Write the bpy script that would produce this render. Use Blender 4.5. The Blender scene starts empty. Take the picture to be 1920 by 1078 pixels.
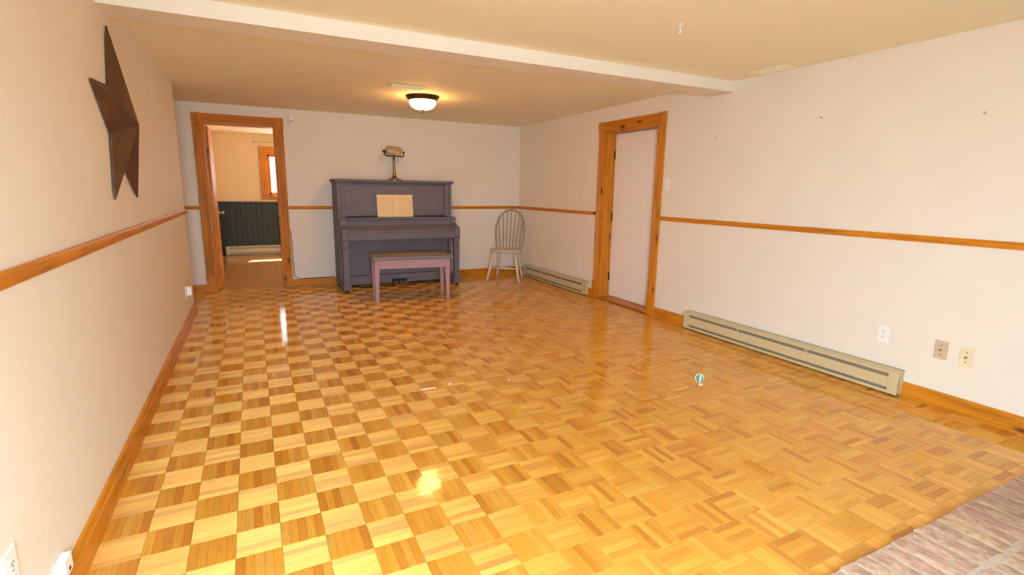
import bpy, bmesh, math, random
from mathutils import Vector, Matrix
random.seed(7)
R = math.radians
sc = bpy.context.scene
COL = sc.collection

# ------------------------------------------------------------------ camera
FPX = 957.87
cam_d = bpy.data.cameras.new('camera'); cam = bpy.data.objects.new('camera', cam_d); COL.objects.link(cam)
cam_d.sensor_fit = 'HORIZONTAL'; cam_d.sensor_width = 36.0; cam_d.lens = 36.0 * FPX / 1920.0
cam_d.clip_start = 0.02; cam_d.clip_end = 200
yaw, pitch, roll = R(26.808), R(10.748), R(0.864)
fwd = Vector((math.sin(yaw)*math.cos(pitch), math.cos(yaw)*math.cos(pitch), -math.sin(pitch)))
rt0 = Vector((math.cos(yaw), -math.sin(yaw), 0)); up0 = rt0.cross(fwd)
rt = rt0*math.cos(roll) + up0*math.sin(roll); up = -rt0*math.sin(roll) + up0*math.cos(roll)
CAMP = Vector((0.598, 0.0, 1.2825))
m = Matrix((rt, up, -fwd)).transposed().to_4x4(); m.translation = CAMP
cam.matrix_world = m
sc.camera = cam

# ------------------------------------------------------------------ light, world, exposure
sc.view_settings.view_transform = 'Standard'; sc.view_settings.look = 'None'
sc.view_settings.gamma = 1.0; sc.view_settings.use_curve_mapping = False
sc.view_settings.exposure = 0.11
sc.cycles.max_bounces = 10; sc.cycles.diffuse_bounces = 6; sc.cycles.glossy_bounces = 5
sc.cycles.transparent_max_bounces = 12
sc.cycles.sample_clamp_indirect = 6.0
world = bpy.data.worlds.new('world'); sc.world = world; world.use_nodes = True
bg = world.node_tree.nodes['Background']; bg.inputs[0].default_value = (0.93, 0.97, 1.0, 1); bg.inputs[1].default_value = 6.0

def lamp(name, kind, loc, energy, color, rot=None, **kw):
    d = bpy.data.lights.new(name, kind); d.energy = energy; d.color = color
    for k, v in kw.items(): setattr(d, k, v)
    o = bpy.data.objects.new(name, d); COL.objects.link(o); o.location = loc
    if rot: o.rotation_euler = rot
    return o
SUN_EL = R(49)
lamp('sun', 'SUN', (1, 14, 9), 80.0, (1.0, 0.95, 0.88), (-(math.pi/2 - SUN_EL), 0, R(-23)), angle=R(0.6))
# added lamp behind the camera, at an unseen, added glazed door
lamp('door_daylight', 'AREA', (0.55, -0.72, 1.15), 224.0, (0.665, 1.005, 1.30), (R(33), 0, R(-35)), shape='RECTANGLE', size=0.8, size_y=1.3)
# added fill lamp at an unseen side opening, brightens the far room
lamp('window_daylight', 'AREA', (3.22, 9.2, 1.45), 8.0, (1.0, 0.93, 0.80), (0, R(90), 0), shape='RECTANGLE', size=0.8, size_y=1.2)

# ------------------------------------------------------------------ dimensions (metres)
W = 4.311; D = 7.150; DL = 5.994; YN = -0.8
ZC = 2.228; ZC2 = 2.2125; ZB = 2.127; YB0, YB1 = 3.232, 3.475
ZR = 1.0255
FY = 11.0; FX1 = 3.3; FZ = 2.25

# ------------------------------------------------------------------ materials
def newmat(name):
    mt = bpy.data.materials.new(name); mt.use_nodes = True
    nt = mt.node_tree; nt.nodes.clear()
    out = nt.nodes.new('ShaderNodeOutputMaterial')
    return mt, nt, out
def N(nt, t, **kw):
    n = nt.nodes.new(t)
    for k, v in kw.items(): setattr(n, k, v)
    return n
def L(nt, a, b): nt.links.new(a, b)
def ramp(nt, fac, stops):
    r = N(nt, 'ShaderNodeValToRGB'); el = r.color_ramp.elements
    while len(el) < len(stops): el.new(0.5)
    for e, (p, c) in zip(el, stops): e.position = p; e.color = (*c, 1)
    L(nt, fac, r.inputs[0]); return r.outputs[0]
def mixc(nt, fac, a, b, mode='MIX'):
    n = N(nt, 'ShaderNodeMix', data_type='RGBA', blend_type=mode)
    if isinstance(fac, (int, float)): n.inputs[0].default_value = fac
    else: L(nt, fac, n.inputs[0])
    for i, v in ((6, a), (7, b)):
        if isinstance(v, tuple): n.inputs[i].default_value = (*v, 1)
        else: L(nt, v, n.inputs[i])
    return n.outputs[2]
def mapped(nt, src, scale, rot=(0, 0, 0)):
    mp = N(nt, 'ShaderNodeMapping'); mp.inputs['Scale'].default_value = scale; mp.inputs['Rotation'].default_value = rot
    L(nt, src, mp.inputs[0]); return mp.outputs[0]

def plain(name, col, rough=0.6, metal=0.0, var=0.06, scale=14.0, bump=0.0, bscale=120.0, spec=0.5, coat=0.0):
    mt, nt, out = newmat(name)
    p = N(nt, 'ShaderNodeBsdfPrincipled'); tc = N(nt, 'ShaderNodeTexCoord')
    nz = N(nt, 'ShaderNodeTexNoise'); nz.inputs['Scale'].default_value = scale; nz.inputs['Detail'].default_value = 4
    L(nt, tc.outputs['Object'], nz.inputs['Vector'])
    lo = tuple(max(0, c*(1-var)) for c in col); hi = tuple(min(1, c*(1+var)) for c in col)
    L(nt, ramp(nt, nz.outputs[0], [(0.3, lo), (0.7, hi)]), p.inputs['Base Color'])
    p.inputs['Roughness'].default_value = rough; p.inputs['Metallic'].default_value = metal
    p.inputs['Specular IOR Level'].default_value = spec
    p.inputs['Coat Weight'].default_value = coat; p.inputs['Coat Roughness'].default_value = 0.15
    if bump:
        n2 = N(nt, 'ShaderNodeTexNoise'); n2.inputs['Scale'].default_value = bscale; n2.inputs['Detail'].default_value = 3
        L(nt, tc.outputs['Object'], n2.inputs['Vector'])
        b = N(nt, 'ShaderNodeBump'); b.inputs['Strength'].default_value = bump; b.inputs['Distance'].default_value = 0.002
        L(nt, n2.outputs[0], b.inputs['Height']); L(nt, b.outputs[0], p.inputs['Normal'])
    L(nt, p.outputs[0], out.inputs[0])
    return mt

def pine(name, axis, col=(0.56, 0.195, 0.013), knots=True):
    """orange stained pine, grain along axis 0/1/2, a few dark knots"""
    mt, nt, out = newmat(name)
    p = N(nt, 'ShaderNodeBsdfPrincipled'); tc = N(nt, 'ShaderNodeTexCoord')
    s = [38.0, 38.0, 38.0]; s[axis] = 2.2
    nz = N(nt, 'ShaderNodeTexNoise'); nz.inputs['Scale'].default_value = 1.0; nz.inputs['Detail'].default_value = 5; nz.inputs['Distortion'].default_value = 0.6
    L(nt, mapped(nt, tc.outputs['Object'], s), nz.inputs['Vector'])
    dk = tuple(c*0.62 for c in col); lt = tuple(min(1, c*1.25) for c in col)
    c1 = ramp(nt, nz.outputs[0], [(0.28, dk), (0.5, col), (0.75, lt)])
    if knots:
        k = [9.0, 9.0, 9.0]; k[axis] = 3.2
        vo = N(nt, 'ShaderNodeTexVoronoi'); vo.inputs['Scale'].default_value = 1.0; vo.inputs['Randomness'].default_value = 1.0
        L(nt, mapped(nt, tc.outputs['Object'], k), vo.inputs['Vector'])
        kn = ramp(nt, vo.outputs['Distance'], [(0.06, (1, 1, 1)), (0.13, (0.35, 0.35, 0.35)), (0.2, (0, 0, 0))])
        c1 = mixc(nt, kn, c1, (0.06, 0.018, 0.006))
    L(nt, c1, p.inputs['Base Color'])
    p.inputs['Roughness'].default_value = 0.42; p.inputs['Specular IOR Level'].default_value = 0.2; p.inputs['Coat Weight'].default_value = 0.0; p.inputs['Coat Roughness'].default_value = 0.2
    b = N(nt, 'ShaderNodeBump'); b.inputs['Strength'].default_value = 0.12; b.inputs['Distance'].default_value = 0.001
    L(nt, nz.outputs[0], b.inputs['Height']); L(nt, b.outputs[0], p.inputs['Normal'])
    L(nt, p.outputs[0], out.inputs[0])
    return mt

def parquet_mat(name, far):
    """oak fingers under a clear glossy finish: diffuse wood, light thrown back across the grain, coat on top"""
    mt, nt, out = newmat(name)
    if far:
        a = N(nt, 'ShaderNodeAttribute', attribute_name='tint'); tint = a.outputs['Color']
        g = N(nt, 'ShaderNodeAttribute', attribute_name='grain'); tang = g.outputs['Vector']
        u = N(nt, 'ShaderNodeAttribute', attribute_name='along'); vec = u.outputs['Vector']
    else:
        oi = N(nt, 'ShaderNodeObjectInfo'); tint = oi.outputs['Color']
        vt = N(nt, 'ShaderNodeVectorTransform', vector_type='VECTOR', convert_from='OBJECT', convert_to='WORLD')
        vt.inputs[0].default_value = (1, 0, 0); tang = vt.outputs[0]
        tc = N(nt, 'ShaderNodeTexCoord')
        ad = N(nt, 'ShaderNodeVectorMath', operation='ADD'); sc_ = N(nt, 'ShaderNodeVectorMath', operation='SCALE')
        cb = N(nt, 'ShaderNodeCombineXYZ'); L(nt, oi.outputs['Random'], cb.inputs[0]); L(nt, oi.outputs['Random'], cb.inputs[1])
        L(nt, cb.outputs[0], sc_.inputs[0]); sc_.inputs['Scale'].default_value = 37.0
        L(nt, tc.outputs['Object'], ad.inputs[0]); L(nt, sc_.outputs[0], ad.inputs[1]); vec = ad.outputs[0]
    nz = N(nt, 'ShaderNodeTexNoise'); nz.inputs['Scale'].default_value = 1.0; nz.inputs['Detail'].default_value = 4; nz.inputs['Distortion'].default_value = 0.8
    L(nt, mapped(nt, vec, (9, 110, 9)), nz.inputs['Vector'])
    gr = ramp(nt, nz.outputs[0], [(0.25, (0.78, 0.70, 0.58)), (0.5, (1, 1, 1)), (0.8, (1.0, 1.0, 1.0))])
    base = mixc(nt, 1.0, tint, gr, 'MULTIPLY')
    n3 = N(nt, 'ShaderNodeTexNoise'); n3.inputs['Scale'].default_value = 22; ge = N(nt, 'ShaderNodeNewGeometry'); L(nt, ge.outputs['Position'], n3.inputs['Vector'])
    bp = N(nt, 'ShaderNodeBump'); bp.inputs['Strength'].default_value = 0.06; bp.inputs['Distance'].default_value = 0.004; L(nt, n3.outputs[0], bp.inputs['Height'])
    # wood under a thick amber varnish: the coat tints what comes up through it
    df = N(nt, 'ShaderNodeBsdfPrincipled'); L(nt, base, df.inputs['Base Color'])
    df.inputs['Roughness'].default_value = 0.7; df.inputs['Specular IOR Level'].default_value = 0.0
    df.inputs['Coat Weight'].default_value = 1.0; df.inputs['Coat Roughness'].default_value = 0.08; df.inputs['Coat IOR'].default_value = 1.50
    df.inputs['Coat Tint'].default_value = (*PQ['tint'], 1); L(nt, bp.outputs[0], df.inputs['Coat Normal'])
    gl = N(nt, 'ShaderNodeBsdfAnisotropic'); gl.inputs['Roughness'].default_value = PQ['rough']; gl.inputs['Anisotropy'].default_value = PQ['aniso']
    L(nt, mixc(nt, 0.6, base, (1.0, 0.78, 0.34)), gl.inputs['Color']); L(nt, tang, gl.inputs['Tangent'])
    m2 = N(nt, 'ShaderNodeMixShader'); m2.inputs[0].default_value = PQ['mix']; L(nt, df.outputs[0], m2.inputs[1]); L(nt, gl.outputs[0], m2.inputs[2])
    L(nt, m2.outputs[0], out.inputs[0])
    return mt
PQ = dict(rough=0.70, aniso=0.45, mix=0.32, tint=(0.90, 0.74, 0.50))

def brick_mat():
    mt, nt, out = newmat('brick')
    p = N(nt, 'ShaderNodeBsdfPrincipled'); oi = N(nt, 'ShaderNodeObjectInfo'); ge = N(nt, 'ShaderNodeNewGeometry')
    n1 = N(nt, 'ShaderNodeTexNoise'); n1.inputs['Scale'].default_value = 1; n1.inputs['Detail'].default_value = 6
    L(nt, mapped(nt, ge.outputs['Position'], (52, 26, 45)), n1.inputs['Vector'])
    c = mixc(nt, ramp(nt, n1.outputs[0], [(0.36, (0, 0, 0)), (0.62, (1, 1, 1))]), (0.34, 0.185, 0.12), (0.53, 0.335, 0.22))
    n2 = N(nt, 'ShaderNodeTexNoise'); n2.inputs['Scale'].default_value = 34; n2.inputs['Detail'].default_value = 5; L(nt, ge.outputs['Position'], n2.inputs['Vector'])
    c = mixc(nt, ramp(nt, n2.outputs[0], [(0.55, (0, 0, 0)), (0.72, (0.6, 0.6, 0.6))]), c, (0.46, 0.37, 0.29))
    L(nt, mixc(nt, 0.8, c, oi.outputs['Color'], 'MULTIPLY'), p.inputs['Base Color']); p.inputs['Roughness'].default_value = 0.9
    b = N(nt, 'ShaderNodeBump'); b.inputs['Strength'].default_value = 0.3; b.inputs['Distance'].default_value = 0.003
    L(nt, n1.outputs[0], b.inputs['Height']); L(nt, b.outputs[0], p.inputs['Normal']); L(nt, p.outputs[0], out.inputs[0])
    return mt

def glass_mat():
    mt, nt, out = newmat('window_glass')
    t = N(nt, 'ShaderNodeBsdfTransparent'); g = N(nt, 'ShaderNodeBsdfGlossy'); g.inputs['Roughness'].default_value = 0.02
    mx = N(nt, 'ShaderNodeMixShader'); mx.inputs[0].default_value = 0.06
    L(nt, t.outputs[0], mx.inputs[1]); L(nt, g.outputs[0], mx.inputs[2]); L(nt, mx.outputs[0], out.inputs[0])
    return mt

def glow_mat(name, col, strength):
    mt, nt, out = newmat(name)
    e = N(nt, 'ShaderNodeEmission'); e.inputs[0].default_value = (*col, 1); e.inputs[1].default_value = strength
    d = N(nt, 'ShaderNodeBsdfDiffuse'); d.inputs[0].default_value = (0.85, 0.8, 0.7, 1)
    a = N(nt, 'ShaderNodeAddShader'); L(nt, e.outputs[0], a.inputs[0]); L(nt, d.outputs[0], a.inputs[1]); L(nt, a.outputs[0], out.inputs[0])
    return mt

def page_mat():
    """printed music: staves of five lines with strewn notes, ink on yellowed paper"""
    mt, nt, out = newmat('music_page')
    p = N(nt, 'ShaderNodeBsdfPrincipled'); p.inputs['Roughness'].default_value = 0.8
    tc = N(nt, 'ShaderNodeTexCoord'); sp = N(nt, 'ShaderNodeSeparateXYZ'); L(nt, tc.outputs['UV'], sp.inputs[0])
    def M(op, a, b=None, c=None):
        n = N(nt, 'ShaderNodeMath', operation=op)
        for i, v in enumerate((a, b, c)):
            if v is None: continue
            if isinstance(v, (int, float)): n.inputs[i].default_value = v
            else: L(nt, v, n.inputs[i])
        return n.outputs[0]
    u, v = sp.outputs[0], sp.outputs[1]
    inside = M('MULTIPLY', M('MULTIPLY', M('GREATER_THAN', u, 0.10), M('LESS_THAN', u, 0.93)), M('MULTIPLY', M('GREATER_THAN', v, 0.07), M('LESS_THAN', v, 0.86)))
    row = M('FRACT', M('MULTIPLY', v, 9.0)); band = M('MULTIPLY', M('GREATER_THAN', row, 0.25), M('LESS_THAN', row, 0.72))
    line = M('MULTIPLY', band, M('LESS_THAN', M('FRACT', M('MULTIPLY', row, 10.0)), 0.28))
    cb = N(nt, 'ShaderNodeCombineXYZ'); L(nt, M('MULTIPLY', u, 26.0), cb.inputs[0]); L(nt, M('MULTIPLY', v, 62.0), cb.inputs[1])
    vo = N(nt, 'ShaderNodeTexVoronoi'); vo.inputs['Scale'].default_value = 1.0; L(nt, cb.outputs[0], vo.inputs['Vector'])
    note = M('MULTIPLY', band, M('LESS_THAN', vo.outputs['Distance'], 0.30))
    ink = M('MULTIPLY', M('MAXIMUM', M('MULTIPLY', line, 0.7), note), inside)
    L(nt, mixc(nt, M('MULTIPLY', ink, 0.55), (0.80, 0.60, 0.34), (0.22, 0.13, 0.07)), p.inputs['Base Color'])
    L(nt, p.outputs[0], out.inputs[0])
    return mt

M_wall = plain('wall_paint', (0.80, 0.722, 0.615), 0.62, var=0.015, scale=3, bump=0.05, bscale=240)
M_ceil = plain('ceiling_paint', (0.89, 0.825, 0.62), 0.8, var=0.012, scale=2, bump=0.08, bscale=160)
M_yell = plain('yellow_wall_paint', (0.74, 0.55, 0.29), 0.7, var=0.02, scale=3)
M_pz, M_py, M_px = pine('pine_vertical', 2), pine('pine_along', 1), pine('pine_across', 0)
M_pq_near, M_pq_far = parquet_mat('parquet_near', False), parquet_mat('parquet_far', True)
M_sub = plain('floor_adhesive', (0.10, 0.05, 0.02), 0.9)
M_door = plain('white_door_paint', (0.86, 0.80, 0.73), 0.5, var=0.01)
M_green = plain('dark_green_paint', (0.034, 0.042, 0.031), 0.55, var=0.12, spec=0.35)
M_white = plain('white_plastic', (0.86, 0.83, 0.77), 0.4, var=0.01)
M_ivory = plain('ivory_plastic', (0.80, 0.68, 0.42), 0.4, var=0.02)
M_beige = plain('beige_plate', (0.56, 0.45, 0.29), 0.45, var=0.02)
M_heat = plain('heater_enamel', (0.58, 0.47, 0.27), 0.42, var=0.03)
M_fin = plain('heater_fins', (0.34, 0.28, 0.19), 0.6, metal=0.4, var=0.2, scale=60)
M_duct = plain('duct_shade', (0.22, 0.15, 0.08), 0.8)
M_chrome = plain('bright_metal', (0.85, 0.82, 0.74), 0.18, metal=1.0)
M_dark = plain('dark_gap', (0.02, 0.017, 0.015), 0.9)
M_piano = plain('slate_paint', (0.140, 0.122, 0.150), 0.62, var=0.10, scale=9, bump=0.15, bscale=60)
M_benchtop = plain('bench_top_paint', (0.20, 0.16, 0.175), 0.6, var=0.1, scale=10)
M_mauve = plain('mauve_paint', (0.42, 0.235, 0.255), 0.6, var=0.08, scale=10)
M_brass = plain('brass', (0.62, 0.46, 0.22), 0.25, metal=1.0, var=0.08)
M_abrass = plain('antique_brass', (0.30, 0.19, 0.075), 0.28, metal=1.0, var=0.15)
M_shade = plain('lamp_shade_glass', (0.42, 0.30, 0.13), 0.35, var=0.12, scale=20)
M_bronze = plain('bronze', (0.055, 0.022, 0.012), 0.4, metal=0.6, var=0.2)
M_rust = plain('rusty_tin', (0.095, 0.036, 0.015), 0.55, metal=0.25, var=0.25, scale=8, bump=0.1)
M_chair = plain('cream_paint', (0.66, 0.55, 0.44), 0.55, var=0.12, scale=30)
M_spindle = plain('worn_taupe_paint', (0.36, 0.26, 0.20), 0.55, var=0.2, scale=40)
M_mortar = plain('mortar', (0.46, 0.345, 0.25), 0.95, var=0.15, scale=60, bump=0.4, bscale=200)
M_brick = brick_mat(); M_glass = glass_mat()
M_bowl = glow_mat('lit_lamp_glass', (1.0, 0.50, 0.145), 52.0)
M_page = page_mat()
M_paper = plain('paper_edge', (0.78, 0.60, 0.36), 0.8)
M_cable = plain('brown_cable', (0.10, 0.05, 0.035), 0.5)
M_steel = plain('dull_steel', (0.45, 0.42, 0.38), 0.35, metal=1.0)
M_hinge = plain('hinge_metal', (0.06, 0.04, 0.03), 0.4, metal=0.7)
M_ballg = plain('green_rubber', (0.12, 0.30, 0.17), 0.5); M_ballw = plain('white_felt', (0.85, 0.82, 0.76), 0.8)
M_snow = plain('snow', (0.85, 0.87, 0.9), 0.9, var=0.03, scale=1)
M_thresh = plain('threshold_stain', (0.50, 0.15, 0.02), 0.4, var=0.2)

# ------------------------------------------------------------------ mesh helpers
class MB:
    def __init__(s): s.v, s.f = [], []
    def add(s, vs, fs):
        o = len(s.v); s.v += [tuple(v) for v in vs]; s.f += [tuple(i+o for i in f) for f in fs]; return s
    def box(s, x0, x1, y0, y1, z0, z1):
        return s.add([(x0,y0,z0),(x1,y0,z0),(x1,y1,z0),(x0,y1,z0),(x0,y0,z1),(x1,y0,z1),(x1,y1,z1),(x0,y1,z1)],
                     [(0,3,2,1),(4,5,6,7),(0,1,5,4),(1,2,6,5),(2,3,7,6),(3,0,4,7)])
    def frustum(s, c0, w0, c1, w1):
        """square bar from centre c0 (half sizes w0) to c1 (half sizes w1), along z"""
        v = []
        for c, w in ((c0, w0), (c1, w1)):
            v += [(c[0]-w[0],c[1]-w[1],c[2]),(c[0]+w[0],c[1]-w[1],c[2]),(c[0]+w[0],c[1]+w[1],c[2]),(c[0]-w[0],c[1]+w[1],c[2])]
        return s.add(v, [(0,3,2,1),(4,5,6,7),(0,1,5,4),(1,2,6,5),(2,3,7,6),(3,0,4,7)])
    def prism(s, poly, axis, a, b):
        """polygon in the two other axes, extruded along axis from a to b"""
        def P(p, t):
            if axis == 0: return (t, p[0], p[1])
            if axis == 1: return (p[0], t, p[1])
            return (p[0], p[1], t)
        n = len(poly); v = [P(p, a) for p in poly] + [P(p, b) for p in poly]
        f = [tuple(range(n)), tuple(range(2*n-1, n-1, -1))] + [(i, i+n, (i+1) % n+n, (i+1) % n) for i in range(n)]
        return s.add(v, f)
    def lathe(s, prof, c=(0,0,0), axis='Z', n=20):
        """prof: list of (radius, height); closed with end caps"""
        v = []; f = []
        for r, h in prof:
            for k in range(n):
                a = 2*math.pi*k/n; x, y = r*math.cos(a), r*math.sin(a)
                p = {'Z': (x, y, h), 'X': (h, x, y), 'Y': (y, h, x)}[axis]
                v.append((c[0]+p[0], c[1]+p[1], c[2]+p[2]))
        for j in range(len(prof)-1):
            for k in range(n):
                f.append((j*n+k, j*n+(k+1) % n, (j+1)*n+(k+1) % n, (j+1)*n+k))
        f.append(tuple(range(n-1, -1, -1))); f.append(tuple((len(prof)-1)*n+k for k in range(n)))
        return s.add(v, f)
    def tube(s, pts, rad, n=8, squash=None):
        pts = [Vector(p) for p in pts]
        rs = rad if isinstance(rad, (list, tuple)) else [rad]*len(pts)
        v = []; f = []; ref = None
        for i, p in enumerate(pts):
            t = (pts[min(i+1, len(pts)-1)] - pts[max(i-1, 0)]).normalized()
            if ref is None: ref = Vector((0, 0, 1)) if abs(t.z) < 0.9 else Vector((1, 0, 0))
            a = (ref - t*ref.dot(t)).normalized(); b = t.cross(a); ref = a
            for k in range(n):
                an = 2*math.pi*k/n
                v.append(p + a*rs[i]*math.cos(an) + b*rs[i]*math.sin(an))
        for j in range(len(pts)-1):
            for k in range(n): f.append((j*n+k, j*n+(k+1) % n, (j+1)*n+(k+1) % n, (j+1)*n+k))
        f.append(tuple(range(n-1, -1, -1))); f.append(tuple((len(pts)-1)*n+k for k in range(n)))
        return s.add(v, f)
    def mesh(s, name, mat, bevel=0.0, smooth=False, seg=1):
        me = bpy.data.meshes.new(name); me.from_pydata(s.v, [], s.f)
        bm = bmesh.new(); bm.from_mesh(me); bmesh.ops.recalc_face_normals(bm, faces=bm.faces)
        if bevel:
            es = [e for e in bm.edges if len(e.link_faces) == 2 and e.calc_face_angle(0) > 0.6]
            bmesh.ops.bevel(bm, geom=es, offset=bevel, segments=seg, profile=0.6, affect='EDGES', clamp_overlap=True)
        if smooth:
            for fc in bm.faces: fc.smooth = True
            for e in bm.edges:
                if len(e.link_faces) == 2 and e.calc_face_angle(0) > 0.75: e.smooth = False
        bm.to_mesh(me); bm.free(); me.materials.append(mat); return me
    def build(s, name, mat, parent=None, bevel=0.0, smooth=False, seg=1):
        o = bpy.data.objects.new(name, s.mesh(name, mat, bevel, smooth, seg)); COL.objects.link(o)
        if parent: o.parent = parent
        return o
def tag(o, label=None, cat=None, group=None, kind=None):
    if label: o['label'] = label
    if cat: o['category'] = cat
    if group: o['group'] = group
    if kind: o['kind'] = kind
    return o
def thing(name, label, cat, loc=(0,0,0), rz=0.0, group=None, kind=None):
    o = bpy.data.objects.new(name, None); COL.objects.link(o); o.empty_display_size = 0.1
    o.location = loc; o.rotation_euler = (0, 0, rz)
    return tag(o, label, cat, group, kind)
def B(*a): return MB().box(*a)

# ------------------------------------------------------------------ shell
T = 0.16
tag(B(-T, 0, YN-T, DL, 0, ZC+0.02).build('wall_left', M_wall), 'long off-white wall holding the rusty star', 'wall', kind='structure')
w = MB(); DY0, DY1, DZ = 4.115, 5.012, 1.965
w.box(W, W+0.26, YN-T, DY0, 0, ZC+0.02); w.box(W, W+0.26, DY1, D+0.12, 0, ZC+0.02); w.box(W, W+0.26, DY0, DY1, DZ, ZC+0.02)
tag(w.build('wall_right', M_wall), 'off-white wall with the recessed white door', 'wall', kind='structure')
w = MB(); OX0, OX1, OZ = 0.140, 0.906, 2.008
w.box(-1.5, OX0, D, D+0.12, 0, ZC+0.02); w.box(OX1, W, D, D+0.12, 0, ZC+0.02); w.box(OX0, OX1, D, D+0.12, OZ, ZC+0.02)
tag(w.build('wall_back', M_wall), 'off-white end wall behind the piano', 'wall', kind='structure')
w = MB(); NW = [(0.10, 1.00, 0.06, 2.02)]
w.box(0, NW[0][0], YN-T, YN, 0, ZC+0.02); w.box(NW[0][1], W, YN-T, YN, 0, ZC+0.02)
for x0, x1, z0, z1 in NW: w.box(x0, x1, YN-T, YN, 0, z0); w.box(x0, x1, YN-T, YN, z1, ZC+0.02)
tag(w.build('wall_front', M_wall), 'window wall behind the camera', 'wall', kind='structure')
tag(MB().box(-1.5, -T, DL-T, DL, 0, ZC+0.02).box(-1.5-T, -1.5, DL-T, D+0.12, 0, ZC+0.02).build('wall_hall', M_wall), 'walls of the dim hall end behind the left wall', 'wall', kind='structure')
tag(MB().box(-T, W+0.26, YN-T, 3.35, ZC2, ZC2+0.16).box(-1.66, W+0.26, 3.35, D+0.12, ZC, ZC+0.15).build('ceiling', M_ceil), 'flat cream ceiling of the room', 'ceiling', kind='structure')
tag(B(3.15, W, YN, 0.18, 0, ZC2+0.01).build('wall_chimney', M_mortar), 'chimney breast rising from the hearth, beside the camera', 'wall', kind='structure')  # unseen block, added to keep the rear light off the hearth
tag(B(0, W, YB0, YB1, ZB, ZC+0.02).build('ceiling_beam', M_wall), 'boxed white beam crossing the ceiling', 'beam', kind='structure')
# far room
tag(B(-T, 0, D+0.12, FY, 0, FZ+0.02).build('wall_far_left', M_yell), 'yellow left wall of the far room', 'wall', kind='structure')
tag(MB().box(FX1, FX1+T, D+0.12, 8.55, 0, FZ+0.02).box(FX1, FX1+T, 9.85, FY, 0, FZ+0.02).box(FX1, FX1+T, 8.55, 9.85, 0, 1.0).box(FX1, FX1+T, 8.55, 9.85, 1.9, FZ+0.02).build('wall_far_right', M_yell), 'yellow right wall of the far room', 'wall', kind='structure')
FW = (0.90, 1.75, 1.125, 1.900)
w = MB(); w.box(-T, FW[0], FY, FY+T, 0, FZ+0.02); w.box(FW[1], FX1+T, FY, FY+T, 0, FZ+0.02)
w.box(FW[0], FW[1], FY, FY+T, 0, FW[2]); w.box(FW[0], FW[1], FY, FY+T, FW[3], FZ+0.02)
tag(w.build('wall_far_back', M_yell), 'yellow window wall of the far room', 'wall', kind='structure')
tag(B(-T, FX1+T, D+0.12, FY+T, FZ, FZ+0.15).build('ceiling_far', M_ceil), 'ceiling of the far room', 'ceiling', kind='structure')
tag(B(-T, FX1+T, FY+T, FY+T+0.37, FZ-0.2, FZ+0.15).build('roof_eave', M_white), 'eave above the far window outside', 'roof', kind='structure')
tag(B(-20, 25, FY+T, 60, -0.4, -0.3).build('ground', M_snow), 'bright snowy ground outside the far window', 'ground', kind='structure')

# far wainscot: grooved boards and cap
def wainscot(name, label, x0, x1, y, along):
    r = thing(name, label, 'wainscot', kind='structure')
    pitch = 0.09; m1 = MB(); t = x0
    while t < x1 - 0.01:
        a, b = t+0.004, min(t+pitch-0.004, x1)
        if along == 'x': m1.box(a, b, y-0.016, y-0.002, 0, 1.005)
        else: m1.box(y+0.002, y+0.016, a, b, 0, 1.005)
        t += pitch
    bo = m1.build('grooved_boards', M_green, r, bevel=0.003); bo['kind'] = 'stuff'
    m2 = MB(); m3 = MB()
    if along == 'x': m2.box(x0, x1, y-0.008, y, 0, 1.0); m3.box(x0, x1, y-0.028, y, 1.0, 1.03)
    else: m2.box(y, y+0.008, x0, x1, 0, 1.0); m3.box(y, y+0.028, x0, x1, 1.0, 1.03)
    m2.build('backing', M_green, r); m3.build('cap_rail', M_beige, r, bevel=0.004)
wainscot('trim_9', 'dark green grooved wainscot under the far window', 0.03, FX1, FY, 'x')
wainscot('trim_10', 'dark green grooved wainscot on the far left wall', 8.3, FY-0.03, 0.0, 'y')

# windows
def window(name, label, x0, x1, z0, z1, y, sgn, mull=False):
    """frame in a wall parallel to x; sgn -1: the room lies towards -y, +1 towards +y"""
    r = thing(name, label, 'window', kind='structure')
    yi = y; yo = y - sgn*T
    def bx(mb, a, b, c, d, e, f): mb.box(a, b, min(c, d), max(c, d), e, f)
    cw = 0.125
    for nm, a, b, e, f in (('casing', x0-cw, x0, z0-0.01, z1+cw), ('casing', x1, x1+cw, z0-0.01, z1+cw), ('casing', x0, x1, z1, z1+cw)):
        mb = MB(); bx(mb, a, b, yi, yi+sgn*0.02, e, f); mb.build(nm, M_pz, r, bevel=0.004)
    mb = MB(); bx(mb, x0-cw, x1+cw, yi, yi+sgn*0.035, z0-0.075, z0-0.01); mb.build('sill', M_px, r, bevel=0.005)
    lin = MB()
    bx(lin, x0, x0+0.015, yi, yo, z0, z1); bx(lin, x1-0.015, x1, yi, yo, z0, z1); bx(lin, x0, x1, yi, yo, z1-0.015, z1); bx(lin, x0, x1, yi, yo, z0-0.01, z0+0.012)
    lin.build('lining', M_px, r)
    ys = yi - sgn*0.05; sash = MB(); s_ = 0.04
    bx(sash, x0+0.015, x0+0.015+s_, ys, ys-sgn*0.04, z0+0.012, z1-0.015); bx(sash, x1-0.015-s_, x1-0.015, ys, ys-sgn*0.04, z0+0.012, z1-0.015)
    bx(sash, x0+0.015, x1-0.015, ys, ys-sgn*0.04, z1-0.015-s_, z1-0.015); bx(sash, x0+0.015, x1-0.015, ys, ys-sgn*0.04, z0+0.012, z0+0.012+s_)
    if mull: bx(sash, (x0+x1)/2-0.02, (x0+x1)/2+0.02, ys, ys-sgn*0.04, z0+0.012, z1-0.015)
    so = sash.build('sash', M_pz, r, bevel=0.004)
    g = MB(); bx(g, x0+0.05, x1-0.05, ys-sgn*0.018, ys-sgn*0.022, z0+0.05, z1-0.05); g.build('pane', M_glass, so)
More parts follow.
